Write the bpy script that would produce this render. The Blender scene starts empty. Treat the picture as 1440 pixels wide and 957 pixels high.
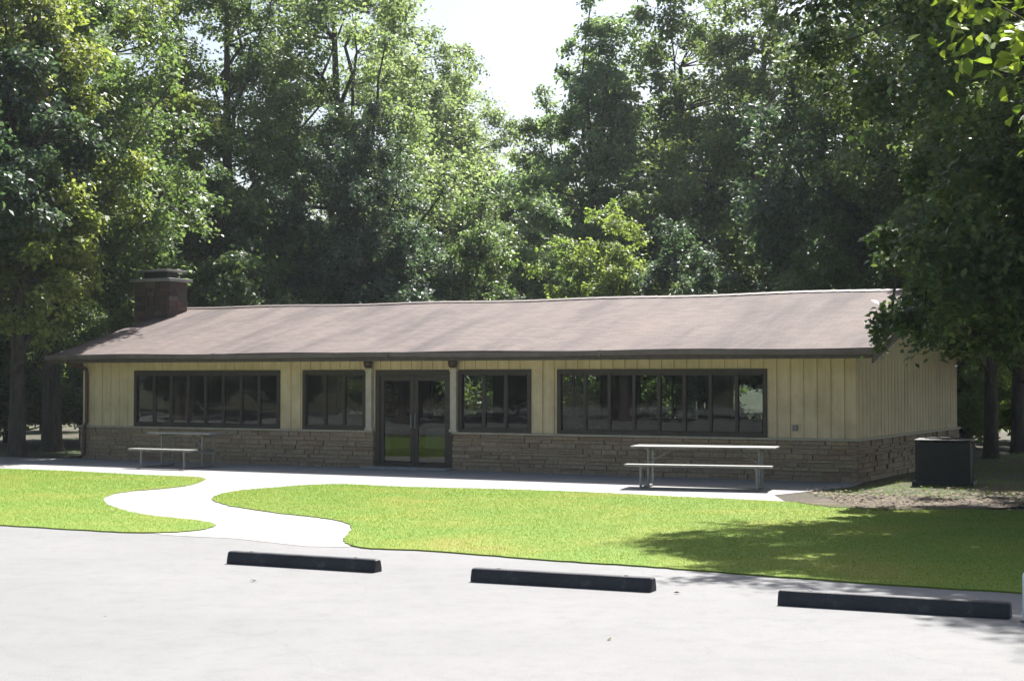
import bpy, bmesh, math, random
import numpy as np
from mathutils import Vector, Matrix
from mathutils.geometry import tessellate_polygon
R = math.radians
random.seed(7)
C = bpy.context.scene.collection
sc = bpy.context.scene

# ------------------------------------------------------------------ constants of the place
YAW = 0.487
X0, Y0 = -10.67, 39.834            # front left corner of the building
W, L = 19.53, 8.88                 # length, depth
EF, EG = 0.689, 0.566              # overhang front/back, overhang at the gables
ZE, ZR = 2.584, 3.951              # eave line, ridge
ZS, ZT = 0.794, 2.198              # window sill, window head
CAM_H, FPX, HOR = 2.0, 2238.0, 532.0
cy, sy = math.cos(YAW), math.sin(YAW)
def bw(u, v, z=0.0):
    return Vector((X0 + cy*u + sy*v, Y0 - sy*u + cy*v, z))
PITCH = 0.024
def gp(x, y, z=0.0):
    """ground point seen at photo pixel (x, y)"""
    a, b = (x-720)/FPX, (478.5-y)/FPX
    dy, dz = math.cos(PITCH)-b*math.sin(PITCH), math.sin(PITCH)+b*math.cos(PITCH)
    t = (z-CAM_H)/dz
    return (a*t, dy*t)

# ------------------------------------------------------------------ materials
def nodes(name):
    m = bpy.data.materials.new(name); m.use_nodes = True
    nt = m.node_tree; b = nt.nodes['Principled BSDF']
    return m, nt, b
def N(nt, t, **k):
    n = nt.nodes.new(t)
    for a, v in k.items():
        if a in n.inputs.keys(): n.inputs[a].default_value = v
        else: setattr(n, a, v)
    return n
def ramp(nt, stops):
    r = nt.nodes.new('ShaderNodeValToRGB')
    e = r.color_ramp.elements
    while len(e) < len(stops): e.new(0.5)
    for i, (p, c) in enumerate(stops):
        e[i].position = p; e[i].color = (*c, 1)
    return r
def coords(nt, scale=(1,1,1), kind='Object', rot=(0,0,0)):
    tc = N(nt, 'ShaderNodeTexCoord'); mp = N(nt, 'ShaderNodeMapping')
    mp.inputs['Scale'].default_value = scale; mp.inputs['Rotation'].default_value = rot
    nt.links.new(tc.outputs[kind], mp.inputs[0]); return mp.outputs[0]
def noise(nt, vec, scale, detail=4, rough=.6):
    n = N(nt, 'ShaderNodeTexNoise'); n.inputs['Scale'].default_value = scale
    n.inputs['Detail'].default_value = detail; n.inputs['Roughness'].default_value = rough
    nt.links.new(vec, n.inputs['Vector']); return n.outputs['Fac']
def bump(nt, b, h, strength=.3, dist=.02):
    n = N(nt, 'ShaderNodeBump'); n.inputs['Strength'].default_value = strength; n.inputs['Distance'].default_value = dist
    nt.links.new(h, n.inputs['Height']); nt.links.new(n.outputs[0], b.inputs['Normal'])
def mixc(nt, fac, a, b, mode='MIX'):
    n = N(nt, 'ShaderNodeMix'); n.data_type = 'RGBA'; n.blend_type = mode
    for s, val in ((0, fac), (6, a), (7, b)):
        if hasattr(val, 'links') or hasattr(val, 'is_output'): nt.links.new(val, n.inputs[s])
        else: n.inputs[s].default_value = val if s == 0 else (*val, 1)
    return n.outputs[2]
def simple(name, col, rough=.7, var=.15, scale=6, metal=0, bmp=.1):
    m, nt, b = nodes(name)
    v = coords(nt)
    f = noise(nt, v, scale, 5)
    lo = tuple(c*(1-var) for c in col); hi = tuple(min(1, c*(1+var)) for c in col)
    r = ramp(nt, [(.3, lo), (.7, hi)]); nt.links.new(f, r.inputs[0])
    nt.links.new(r.outputs[0], b.inputs['Base Color'])
    b.inputs['Roughness'].default_value = rough; b.inputs['Metallic'].default_value = metal
    if bmp: bump(nt, b, noise(nt, v, scale*12, 3), bmp, .005)
    return m
M = {}
def mat_leaf(name, dark, mid, light, trans=.45):
    m, nt, b = nodes(name)
    at = N(nt, 'ShaderNodeAttribute'); at.attribute_name = 'rnd'
    r = ramp(nt, [(0, dark), (.5, mid), (1, light)])
    v = coords(nt)
    nz = noise(nt, v, .55, 2)
    oi = N(nt, 'ShaderNodeObjectInfo')
    ma = N(nt, 'ShaderNodeMath', operation='MULTIPLY_ADD')
    nt.links.new(at.outputs['Fac'], ma.inputs[0]); ma.inputs[1].default_value = .55
    sb = N(nt, 'ShaderNodeMath', operation='MULTIPLY_ADD'); sb.inputs[1].default_value = .9; sb.inputs[2].default_value = -.22
    nt.links.new(nz, sb.inputs[0]); nt.links.new(sb.outputs[0], ma.inputs[2])
    nt.links.new(ma.outputs[0], r.inputs[0])
    hs = N(nt, 'ShaderNodeHueSaturation')
    mr = N(nt, 'ShaderNodeMapRange'); mr.inputs['To Min'].default_value = .485; mr.inputs['To Max'].default_value = .515
    nt.links.new(oi.outputs['Random'], mr.inputs['Value']); nt.links.new(mr.outputs[0], hs.inputs['Hue'])
    nt.links.new(r.outputs[0], hs.inputs['Color'])
    nt.links.new(hs.outputs[0], b.inputs['Base Color'])
    b.inputs['Roughness'].default_value = .5
    b.inputs['Specular IOR Level'].default_value = .5
    tr = N(nt, 'ShaderNodeBsdfTranslucent')
    tc = mixc(nt, 1.0, hs.outputs[0], (1.35,1.4,.75), 'MULTIPLY')
    nt.links.new(tc, tr.inputs['Color'])
    mx = N(nt, 'ShaderNodeMixShader'); mx.inputs[0].default_value = trans
    nt.links.new(b.outputs[0], mx.inputs[1]); nt.links.new(tr.outputs[0], mx.inputs[2])
    nt.links.new(mx.outputs[0], nt.nodes['Material Output'].inputs['Surface'])
    return m
M['leaf_blue'] = mat_leaf('dark_blue_green_leaves', (.032,.064,.046), (.07,.12,.078), (.16,.21,.145), .42)
M['leaf_mid'] = mat_leaf('mid_green_leaves', (.055,.095,.042), (.125,.185,.075), (.24,.29,.14), .5)
M['leaf_yel'] = mat_leaf('yellow_green_leaves', (.09,.135,.040), (.19,.245,.075), (.32,.355,.14), .54)
M['leaf_pale'] = mat_leaf('pale_green_leaves', (.10,.15,.085), (.19,.26,.15), (.30,.36,.23), .55)
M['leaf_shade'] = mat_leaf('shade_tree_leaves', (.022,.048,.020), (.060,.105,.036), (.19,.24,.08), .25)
M['leaf_near'] = mat_leaf('bright_near_leaves', (.06,.11,.02), (.13,.20,.03), (.24,.30,.05), .55)

def mat_bark():
    m, nt, b = nodes('bark')
    v = coords(nt, (1,1,.15))
    f = noise(nt, v, 9, 6, .7)
    r = ramp(nt, [(.3,(.028,.022,.018)), (.7,(.11,.09,.072))]); nt.links.new(f, r.inputs[0])
    nt.links.new(r.outputs[0], b.inputs['Base Color']); b.inputs['Roughness'].default_value = .9
    bump(nt, b, f, .8, .04); return m
M['bark'] = mat_bark()

def mat_asphalt():
    m, nt, b = nodes('bleached_asphalt')
    v = coords(nt)
    a = noise(nt, v, .35, 4); f = noise(nt, v, 90, 3, .7); g = noise(nt, v, 3.3, 9, .85)
    r = ramp(nt, [(.32,(.154,.155,.156)), (.68,(.178,.178,.179))]); nt.links.new(a, r.inputs[0])
    r2 = ramp(nt, [(.3,(.62,.62,.63)), (.52,(1,1,1)), (.8,(1.12,1.12,1.12))]); nt.links.new(f, r2.inputs[0])
    r3 = ramp(nt, [(.3,(.76,.76,.77)), (.5,(.97,.97,.97)), (.7,(1.04,1.04,1.04))]); nt.links.new(g, r3.inputs[0])
    c = mixc(nt, 1.0, r.outputs[0], r2.outputs[0], 'MULTIPLY'); c = mixc(nt, 1.0, c, r3.outputs[0], 'MULTIPLY')
    # fine cracks
    vo = N(nt, 'ShaderNodeTexVoronoi'); vo.feature = 'DISTANCE_TO_EDGE'; vo.inputs['Scale'].default_value = .28
    dv = N(nt, 'ShaderNodeVectorMath', operation='ADD')
    nn = N(nt, 'ShaderNodeTexNoise'); nn.inputs['Scale'].default_value = 1.1; nn.inputs['Detail'].default_value = 5
    nt.links.new(v, nn.inputs['Vector']); nt.links.new(v, dv.inputs[0]); nt.links.new(nn.outputs['Color'], dv.inputs[1])
    nt.links.new(dv.outputs[0], vo.inputs['Vector'])
    rc = ramp(nt, [(0,(.90,.90,.905)), (.005,(1,1,1))]); nt.links.new(vo.outputs['Distance'], rc.inputs[0])
    c = mixc(nt, 1.0, c, rc.outputs[0], 'MULTIPLY')
    nt.links.new(c, b.inputs['Base Color']); b.inputs['Roughness'].default_value = .85
    bump(nt, b, f, .5, .004); return m
M['asphalt'] = mat_asphalt()
def mat_concrete():
    m, nt, b = nodes('pale_concrete')
    v = coords(nt)
    a = noise(nt, v, .8, 6, .7); f = noise(nt, v, 60, 3)
    r = ramp(nt, [(.3,(.225,.22,.212)), (.7,(.275,.268,.262))]); nt.links.new(a, r.inputs[0])
    r2 = ramp(nt, [(.3,(.85,.85,.85)), (.6,(1,1,1))]); nt.links.new(f, r2.inputs[0])
    nt.links.new(mixc(nt, 1.0, r.outputs[0], r2.outputs[0], 'MULTIPLY'), b.inputs['Base Color'])
    b.inputs['Roughness'].default_value = .85; bump(nt, b, f, .3, .003); return m
M['concrete'] = mat_concrete()
def mat_lawn():
    m, nt, b = nodes('lawn_turf')
    v = coords(nt)
    a = noise(nt, v, .45, 5, .65); f = noise(nt, v, 24, 4, .7)
    r = ramp(nt, [(.28,(.205,.20,.034)), (.42,(.150,.20,.016)), (.58,(.112,.19,.012)), (.72,(.150,.20,.014)), (.85,(.19,.21,.022))]); nt.links.new(a, r.inputs[0])
    r2 = ramp(nt, [(.25,(.78,.82,.75)), (.5,(1,1,1)), (.8,(1.1,1.08,1.05))]); nt.links.new(f, r2.inputs[0])
    nt.links.new(mixc(nt, 1.0, r.outputs[0], r2.outputs[0], 'MULTIPLY'), b.inputs['Base Color'])
    b.inputs['Roughness'].default_value = .9; bump(nt, b, f, .6, .02); return m
M['lawn'] = mat_lawn()
def mat_blade():
    m, nt, b = nodes('grass_blades')
    v = coords(nt)
    a = noise(nt, v, .45, 5, .65)
    at = N(nt, 'ShaderNodeAttribute'); at.attribute_name = 'rnd'
    r = ramp(nt, [(.28,(.24,.235,.040)), (.42,(.175,.235,.018)), (.58,(.13,.225,.013)), (.72,(.175,.235,.016)), (.85,(.22,.245,.026))]); nt.links.new(a, r.inputs[0])
    r2 = ramp(nt, [(0,(.9,.93,.9)), (1,(1.06,1.05,1.0))]); nt.links.new(at.outputs['Fac'], r2.inputs[0])
    c = mixc(nt, 1.0, r.outputs[0], r2.outputs[0], 'MULTIPLY')
    nt.links.new(c, b.inputs['Base Color']); b.inputs['Specular IOR Level'].default_value = .15; b.inputs['Roughness'].default_value = .8
    tr = N(nt, 'ShaderNodeBsdfTranslucent'); nt.links.new(c, tr.inputs['Color'])
    mx = N(nt, 'ShaderNodeMixShader'); mx.inputs[0].default_value = .55
    nt.links.new(b.outputs[0], mx.inputs[1]); nt.links.new(tr.outputs[0], mx.inputs[2])
    nt.links.new(mx.outputs[0], nt.nodes['Material Output'].inputs['Surface']); return m
M['blade'] = mat_blade()
def mat_ground():
    m, nt, b = nodes('woodland_ground')
    v = coords(nt)
    a = noise(nt, v, .30, 6, .7); f = noise(nt, v, 11, 5, .75)
    r = ramp(nt, [(.40,(.060,.045,.031)), (.52,(.055,.055,.028)), (.62,(.065,.10,.024))]); nt.links.new(a, r.inputs[0])
    r2 = ramp(nt, [(.3,(.5,.5,.5)), (.55,(1,1,1)), (.8,(1.3,1.25,1.2))]); nt.links.new(f, r2.inputs[0])
    nt.links.new(mixc(nt, 1.0, r.outputs[0], r2.outputs[0], 'MULTIPLY'), b.inputs['Base Color'])
    b.inputs['Roughness'].default_value = .95; bump(nt, b, f, .8, .05); return m
M['ground'] = mat_ground()
def mat_soil():
    m, nt, b = nodes('bare_soil')
    v = coords(nt)
    a = noise(nt, v, 1.3, 6, .75); f = noise(nt, v, 30, 4, .7)
    r = ramp(nt, [(.34,(.04,.03,.02)), (.52,(.085,.066,.044)), (.7,(.15,.12,.085))]); nt.links.new(a, r.inputs[0])
    nt.links.new(r.outputs[0], b.inputs['Base Color']); b.inputs['Roughness'].default_value = .95
    bump(nt, b, f, .8, .03); return m
M['soil'] = mat_soil()
def mat_shingle():
    m, nt, b = nodes('brown_asphalt_shingles')
    tc = N(nt, 'ShaderNodeTexCoord')
    br = N(nt, 'ShaderNodeTexBrick'); br.offset = .5
    for k, val in (('Scale', 1.0), ('Mortar Size', .006), ('Brick Width', .31), ('Row Height', .143), ('Bias', .1), ('Mortar Smooth', .2)):
        br.inputs[k].default_value = val
    br.inputs['Color1'].default_value = (.094,.071,.064,1); br.inputs['Color2'].default_value = (.128,.097,.088,1); br.inputs['Mortar'].default_value = (.065,.05,.045,1)
    nt.links.new(tc.outputs['Object'], br.inputs['Vector'])
    v = coords(nt, (.55, .12, .12), rot=(0,0,-.35))
    st = noise(nt, v, 1.6, 5, .6)
    r = ramp(nt, [(.36,(.46,.45,.47)), (.48,(.80,.79,.81)), (.58,(1,1,1)), (.75,(1.12,1.08,1.04))]); nt.links.new(st, r.inputs[0])
    c = mixc(nt, 1.0, br.outputs['Color'], r.outputs[0], 'MULTIPLY')
    f = noise(nt, tc.outputs['Object'], 120, 2)
    r2 = ramp(nt, [(.3,(.8,.8,.8)), (.7,(1.15,1.15,1.15))]); nt.links.new(f, r2.inputs[0])
    c = mixc(nt, 1.0, c, r2.outputs[0], 'MULTIPLY')
    nt.links.new(c, b.inputs['Base Color']); b.inputs['Roughness'].default_value = .9
    bump(nt, b, br.outputs['Fac'], -.5, .008); return m
M['shingle'] = mat_shingle()
def mat_attr(name, stops, rough=.85, sc_=14):
    m, nt, b = nodes(name)
    at = N(nt, 'ShaderNodeAttribute'); at.attribute_name = 'rnd'
    r = ramp(nt, stops); nt.links.new(at.outputs['Fac'], r.inputs[0])
    v = coords(nt); f = noise(nt, v, sc_, 5, .7)
    r2 = ramp(nt, [(.25,(.6,.6,.6)), (.6,(1,1,1)), (.85,(1.2,1.2,1.2))]); nt.links.new(f, r2.inputs[0])
    nt.links.new(mixc(nt, 1.0, r.outputs[0], r2.outputs[0], 'MULTIPLY'), b.inputs['Base Color'])
    b.inputs['Roughness'].default_value = rough; bump(nt, b, f, .6, .02); return m
M['stone'] = mat_attr('ledge_stone', [(0,(.28,.20,.13)), (.25,(.39,.29,.18)), (.5,(.34,.265,.18)), (.75,(.42,.31,.19)), (.9,(.30,.20,.13)), (1,(.43,.34,.22))])
M['brick'] = mat_attr('chimney_stone', [(0,(.05,.036,.03)), (.3,(.11,.065,.05)), (.55,(.085,.07,.058)), (.8,(.15,.08,.058)), (1,(.14,.115,.09))])
def mat_siding():
    m, nt, b = nodes('cream_painted_boards')
    v = coords(nt, (1,1,.12)); v2 = coords(nt)
    f = noise(nt, v, 9, 5, .65); a = noise(nt, v2, 1.2, 4)
    r = ramp(nt, [(.3,(.62,.49,.285)), (.7,(.74,.60,.385))]); nt.links.new(f, r.inputs[0])
    r2 = ramp(nt, [(.28,(.76,.75,.71)), (.55,(1,1,1))]); nt.links.new(a, r2.inputs[0])
    nt.links.new(mixc(nt, 1.0, r.outputs[0], r2.outputs[0], 'MULTIPLY'), b.inputs['Base Color'])
    b.inputs['Roughness'].default_value = .65; bump(nt, b, f, .25, .004); return m
M['siding'] = mat_siding()
M['trim'] = simple('pale_trim', (.42,.37,.27), .6)
M['post'] = simple('off_white_post', (.50,.44,.345), .55)
M['brown'] = simple('dark_brown_paint', (.034,.025,.018), .5, .25)
M['fascia'] = simple('weathered_brown_fascia', (.075,.055,.048), .6, .3)
M['gutter'] = simple('grey_brown_gutter', (.13,.105,.105), .45, .25, 3)
M['copper'] = simple('red_brown_downspout', (.10,.045,.03), .45, .2)
M['soffit'] = simple('soffit_boards', (.38,.33,.24), .7)
M['lamp'] = simple('brown_lamp_metal', (.055,.028,.014), .35, .2)
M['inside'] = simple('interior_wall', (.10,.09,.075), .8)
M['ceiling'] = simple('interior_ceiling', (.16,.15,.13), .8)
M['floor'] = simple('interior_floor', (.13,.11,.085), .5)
def mat_stop():
    m, nt, b = nodes('worn_black_stop')
    v = coords(nt); f = noise(nt, v, 5, 8, .8); g_ = noise(nt, v, 40, 3)
    r = ramp(nt, [(.40,(.014,.016,.021)), (.58,(.026,.028,.034)), (.66,(.07,.07,.075)), (.74,(.16,.155,.15))]); nt.links.new(f, r.inputs[0])
    nt.links.new(r.outputs[0], b.inputs['Base Color']); b.inputs['Roughness'].default_value = .65
    bump(nt, b, g_, .5, .006); return m
M['black'] = mat_stop()
M['darkmetal'] = simple('dark_metal', (.016,.017,.018), .5, .3)
M['steel'] = simple('galvanised_pipe', (.24,.24,.235), .45, .2, 9, .35)
M['plank'] = simple('weathered_pale_planks', (.235,.23,.21), .6, .22, 7)
M['cloth'] = simple('white_cloth', (.72,.74,.76), .8, .05)
M['white'] = simple('white_painted_post', (.70,.76,.80), .5, .08)
M['outlet'] = simple('grey_outlet', (.22,.21,.19), .5)
M['cap'] = simple('chimney_cap_concrete', (.30,.29,.27), .8, .25)
def mat_glass():
    m, nt, b = nodes('window_glass')
    nt.nodes.remove(b)
    fr = N(nt, 'ShaderNodeFresnel'); fr.inputs['IOR'].default_value = 1.44
    tr = N(nt, 'ShaderNodeBsdfTransparent'); tr.inputs['Color'].default_value = (.74,.78,.76,1)
    gl = N(nt, 'ShaderNodeBsdfGlossy'); gl.inputs['Roughness'].default_value = .015
    v = coords(nt); f = noise(nt, v, 1.4, 2)
    bp = N(nt, 'ShaderNodeBump'); bp.inputs['Strength'].default_value = .12; bp.inputs['Distance'].default_value = .01
    nt.links.new(f, bp.inputs['Height']); nt.links.new(bp.outputs[0], gl.inputs['Normal'])
    mx = N(nt, 'ShaderNodeMixShader')
    nt.links.new(fr.outputs[0], mx.inputs[0]); nt.links.new(tr.outputs[0], mx.inputs[1]); nt.links.new(gl.outputs[0], mx.inputs[2])
    nt.links.new(mx.outputs[0], nt.nodes['Material Output'].inputs['Surface']); return m
M['glass'] = mat_glass()

# ------------------------------------------------------------------ object helpers
def tag(o, label=None, cat=None, group=None, kind=None):
    if label: o['label'] = label
    if cat: o['category'] = cat
    if group: o['group'] = group
    if kind: o['kind'] = kind
    return o
def empty(name, loc=(0,0,0), rz=0):
    o = bpy.data.objects.new(name, None); C.objects.link(o)
    o.location = loc; o.rotation_euler = (0,0,rz); o.empty_display_size = .2
    return o
class MB:
    def __init__(s): s.v=[]; s.f=[]; s.r=[]
    def add(s, vs, fs, rnd=0.5):
        n=len(s.v); s.v += [tuple(p) for p in vs]; s.f += [tuple(i+n for i in f) for f in fs]; s.r += [rnd]*len(fs)
    def box(s, a, b, rnd=.5, mt=None):
        (x0,y0,z0),(x1,y1,z1)=a,b
        vs=[Vector(p) for p in ((x0,y0,z0),(x1,y0,z0),(x1,y1,z0),(x0,y1,z0),(x0,y0,z1),(x1,y0,z1),(x1,y1,z1),(x0,y1,z1))]
        if mt: vs=[mt@p for p in vs]
        s.add(vs, [(0,3,2,1),(4,5,6,7),(0,1,5,4),(1,2,6,5),(2,3,7,6),(3,0,4,7)], rnd)
    def tube(s, pts, rad, n=8, cap=True):
        pts=[Vector(p) for p in pts]
        rad = rad if isinstance(rad,(list,tuple)) else [rad]*len(pts)
        vs=[]; fs=[]
        for i,p in enumerate(pts):
            t=(pts[min(i+1,len(pts)-1)]-pts[max(i-1,0)]).normalized()
            a=t.orthogonal().normalized() if abs(t.z)>.9 else t.cross(Vector((0,0,1))).normalized()
            b=t.cross(a).normalized()
            if i and a.dot(pa)<0: a=-a
            b=t.cross(a); pa=a
            for k in range(n):
                w=2*math.pi*k/n; vs.append(p+(a*math.cos(w)+b*math.sin(w))*rad[i])
        for i in range(len(pts)-1):
            for k in range(n):
                fs.append((i*n+k, i*n+(k+1)%n, (i+1)*n+(k+1)%n, (i+1)*n+k))
        if cap: fs.append(tuple(range(n))[::-1]); fs.append(tuple(range((len(pts)-1)*n, len(pts)*n)))
        s.add(vs, fs)
    def build(s, name, m, parent=None, bevel=0, smooth=False):
        me=bpy.data.meshes.new(name); me.from_pydata(s.v,[],s.f)
        at=me.attributes.new('rnd','FLOAT','FACE'); at.data.foreach_set('value', s.r)
        bm=bmesh.new(); bm.from_mesh(me); bmesh.ops.recalc_face_normals(bm, faces=bm.faces)
        bm.to_mesh(me); bm.free()
        if smooth: me.polygons.foreach_set('use_smooth',[True]*len(me.polygons))
        me.materials.append(m)
        o=bpy.data.objects.new(name, me); C.objects.link(o)
        if parent: o.parent=parent
        if bevel:
            md=o.modifiers.new('bevel','BEVEL'); md.width=bevel; md.segments=2; md.limit_method='ANGLE'
        return o
def one(name, m, parent, *boxes, bevel=0):
    b=MB()
    for x in boxes: b.box(*x)
    return b.build(name, m, parent, bevel)

# ------------------------------------------------------------------ ground, parking lot, walk, lawns
def spline(pts, closed=False, step=6):
    out=[]; n=len(pts)
    for i in range(n if closed else n-1):
        p0,p1,p2,p3=[pts[(i+k)%n] if closed else pts[min(max(i+k,0),n-1)] for k in (-1,0,1,2)]
        for j in range(step):
            t=j/step
            out.append(tuple(.5*((2*p1[a])+(-p0[a]+p2[a])*t+(2*p0[a]-5*p1[a]+4*p2[a]-p3[a])*t*t+(-p0[a]+3*p1[a]-3*p2[a]+p3[a])*t**3) for a in (0,1)))
    if not closed: out.append(tuple(pts[-1]))
    return out
def sheet(name, poly, z, m, skirt=0.0):
    tri=tessellate_polygon([[Vector((*p,0)) for p in poly]])
    n=len(poly)
    vs=[(p[0],p[1],z) for p in poly]; fs=[]
    for t in tri:
        a,b,c=[Vector((*poly[i],0)) for i in t]
        fs.append(tuple(t) if (b-a).cross(c-a).z>0 else tuple(reversed(t)))
    if skirt:
        vs+=[(p[0],p[1],z-skirt) for p in poly]
        fs+=[(i,(i+1)%n,n+(i+1)%n,n+i) for i in range(n)]
    me=bpy.data.meshes.new(name); me.from_pydata(vs,[],fs); me.materials.append(m)
    o=bpy.data.objects.new(name,me); C.objects.link(o); o['kind']='structure'
    return o
sheet('ground', [(-400,-300),(400,-300),(400,500),(-400,500)], -0.004, M['ground'])
# parking lot: everything on the camera side of the lawns
pl=[gp(x,y) for x,y in [(-3500,700),(0,731),(300,738),(490,762),(600,768),(950,796),(1125,810),(1440,831),(3000,940)]]
sheet('parking_lot', [(-60,-40)]+[(-60,22)]+[p for p in pl if p[0]>-55]+[(30,6),(45,-40)], 0.0, M['asphalt'])
# concrete walk in front of the building and the S-shaped branch to the lot
wk=[bw(-9,-3.75),bw(-9,-1.2),bw(-.5,0.05),bw(W+.15,.05),bw(W+.3,-1.2),bw(W-.3,-3.9)]
low=[gp(x,y) for x,y in [(1110,708.5),(1060,707),(900,699),(650,691),(560,688),(430,690),(500,735),(497,752),(492,769),(430,768),(330,757),(230,752),(190,745),(130,712),(135,690),(200,676),(0,668)]]
sheet('walkway', [(p.x,p.y) for p in wk]+low, 0.004, M['concrete'])
Lp=spline([gp(x,y) for x,y in [(0,659.5),(100,663),(194,668),(260,670.5),(287,673),(281,678),(264,683),(233,687),(190,690.5),(160,695),(146,701),(150,709),(175,718.5),(218,726.5),(264,731),(292,735),(303,739.5),(288,744.5),(249,748.5),(194,749.5),(117,746),(0,739)]])
Lp=[gp(-900,640)]+Lp+[gp(-900,722)]
Rp=spline([gp(x,y) for x,y in [(1150,709),(1080,705),(950,699),(850,694),(750,690),(640,687),(560,685),(486,681.5),(428,683),(389,686),(342,690),(312,695),(299,701),(306,707),(334,713.5),(389,721.5),(440,727),(478,733),(494,740.5),(492,750),(484,759.5),(491,767),(525,772),(600,775),(775,788.5),(950,800.5),(1125,814),(1300,826.5),(1440,834.5),(1800,858)]])
Rp=Rp+[(30,8.5),(30,26),gp(1500,722)[0:2],gp(1300,714),gp(1200,712)]
# wobble the outlines a little so no edge is drawn with a ruler
def rag(poly, amp=.025):
    out=[]
    for i,p in enumerate(poly):
        q=poly[(i+1)%len(poly)]
        d=math.hypot(q[0]-p[0],q[1]-p[1]); n=max(1,min(60,int(d/.12)))
        for k in range(n):
            t=k/n; out.append((p[0]+(q[0]-p[0])*t+random.uniform(-amp,amp), p[1]+(q[1]-p[1])*t+random.uniform(-amp,amp)))
    return out
Lp2=rag(Lp); Rp2=rag(Rp)
sheet('lawn', Lp2, .018, M['lawn'], .024)
sheet('lawn', Rp2, .018, M['lawn'], .024)
# bare soil at the right end of the walk
sp=spline([gp(x,y) for x,y in [(1120,706),(1160,703),(1215,700),(1290,700),(1360,703),(1440,706),(1480,710),(1400,716),(1290,718),(1200,716),(1150,712)]], True)
sheet('soil_patch', rag(sp,.06), .026, M['soil'])

rng=np.random.default_rng(5)
def inpoly(px,py,poly):
    c=np.zeros(len(px),bool); n=len(poly); j=n-1
    for i in range(n):
        xi,yi=poly[i]; xj,yj=poly[j]
        if yi!=yj:
            k=((yi>py)!=(yj>py)) & (px<(xj-xi)*(py-yi)/(yj-yi)+xi); c^=k
        j=i
    return c
def np_mesh(name, verts, faces, k, rnd, m):
    """verts (n,3), faces (f,k) -> mesh with a face attribute rnd"""
    me=bpy.data.meshes.new(name); nf=len(faces)
    me.vertices.add(len(verts)); me.vertices.foreach_set('co', verts.astype(np.float32).ravel())
    me.loops.add(nf*k); me.loops.foreach_set('vertex_index', faces.astype(np.int32).ravel())
    me.polygons.add(nf); me.polygons.foreach_set('loop_start', np.arange(0,nf*k,k,dtype=np.int32))
    try: me.polygons.foreach_set('loop_total', np.full(nf,k,dtype=np.int32))
    except Exception: pass
    me.update(calc_edges=True)
    at=me.attributes.new('rnd','FLOAT','FACE'); at.data.foreach_set('value', rnd.astype(np.float32))
    me.materials.append(m); return me
def grass(name, poly, dens, box, hgt, label, z0=.018, mat='blade', keep=None):
    x0,x1,y0,y1=box; n=int((x1-x0)*(y1-y0)*dens)
    px=rng.uniform(x0,x1,n); py=rng.uniform(y0,y1,n)
    k=inpoly(px,py,poly) if poly else np.ones(n,bool)
    k&=(np.abs(px)<py*.345+.3)
    if keep is not None: k&=keep(px,py)
    px,py=px[k],py[k]; n=len(px)
    a=rng.uniform(0,2*np.pi,n); h=hgt*rng.uniform(.5,1.25,n); w=.0018+.00007*py
    lx,ly=rng.normal(0,1.3,n)*h, rng.normal(0,1.3,n)*h
    v=np.zeros((n,3,3)); 
    v[:,0]=np.stack([px-np.cos(a)*w,py-np.sin(a)*w,np.full(n,z0-.004)],1)
    v[:,1]=np.stack([px+np.cos(a)*w,py+np.sin(a)*w,np.full(n,z0-.004)],1)
    v[:,2]=np.stack([px+lx,py+ly,z0+h],1)
    me=np_mesh(name, v.reshape(-1,3), np.arange(n*3).reshape(-1,3), 3, rng.random(n), M[mat])
    o=bpy.data.objects.new(name,me); C.objects.link(o)
    return tag(o,label,'grass',kind='stuff')
grass('grass', Lp, 1500, (-14,-4,20,37), .018, 'short mown grass of the lawn left of the curved path')
grass('grass', Rp, 1900, (-8,11,11,31), .018, 'short mown grass of the lawn between the walk and the parking lot')
grass('weeds', None, 90, (5,20,27,60), .07, 'rough weedy ground cover beside the right end of the building', 0.0,
      keep=lambda x,y: (((x-X0)*cy-(y-Y0)*sy)>W+.4))
# fallen leaves: flat little quads
def litter(name, n, fn, label, z=.03):
    x,y=fn(n); n=len(x); a=rng.uniform(0,6.28,n); s=rng.uniform(.02,.05,n)
    v=np.zeros((n,4,3))
    for k,(ca,sa) in enumerate(((1,0),(0,.6),(-1,0),(0,-.6))):
        v[:,k,0]=x+s*(ca*np.cos(a)-sa*np.sin(a)); v[:,k,1]=y+s*(ca*np.sin(a)+sa*np.cos(a)); v[:,k,2]=z+rng.uniform(0,.02,n)
    me=np_mesh(name,v.reshape(-1,3),np.arange(n*4).reshape(-1,4),4,rng.random(n),M['litter'])
    o=bpy.data.objects.new(name,me); C.objects.link(o); return tag(o,label,'fallen leaves',kind='stuff')
M['litter']=mat_attr('dry_leaves',[(0,(.06,.038,.02)),(.5,(.12,.08,.04)),(1,(.20,.15,.07))])
litter('fallen_leaves', 3200, lambda n:(rng.uniform(5.2,12,n), rng.normal(26.2,1.2,n)), 'dry brown leaves scattered on the bare soil in the shade at right')
litter('fallen_leaves', 9, lambda n:(rng.uniform(-7,6,n), rng.uniform(9.5,17,n)), 'few dry leaves scattered on the pale parking lot', .006)

# ------------------------------------------------------------------ the building
bld=empty('park_building', (X0,Y0,0), -YAW)
tag(bld,'long low cream building with stone base, brown windows and brown shingle roof','building')
TW=.16
wins=[(1.614,5.995,8),(6.638,8.372,3),(10.771,12.551,3),(13.176,17.798,8)]
DR=(8.62,10.62)                    # door opening
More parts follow.
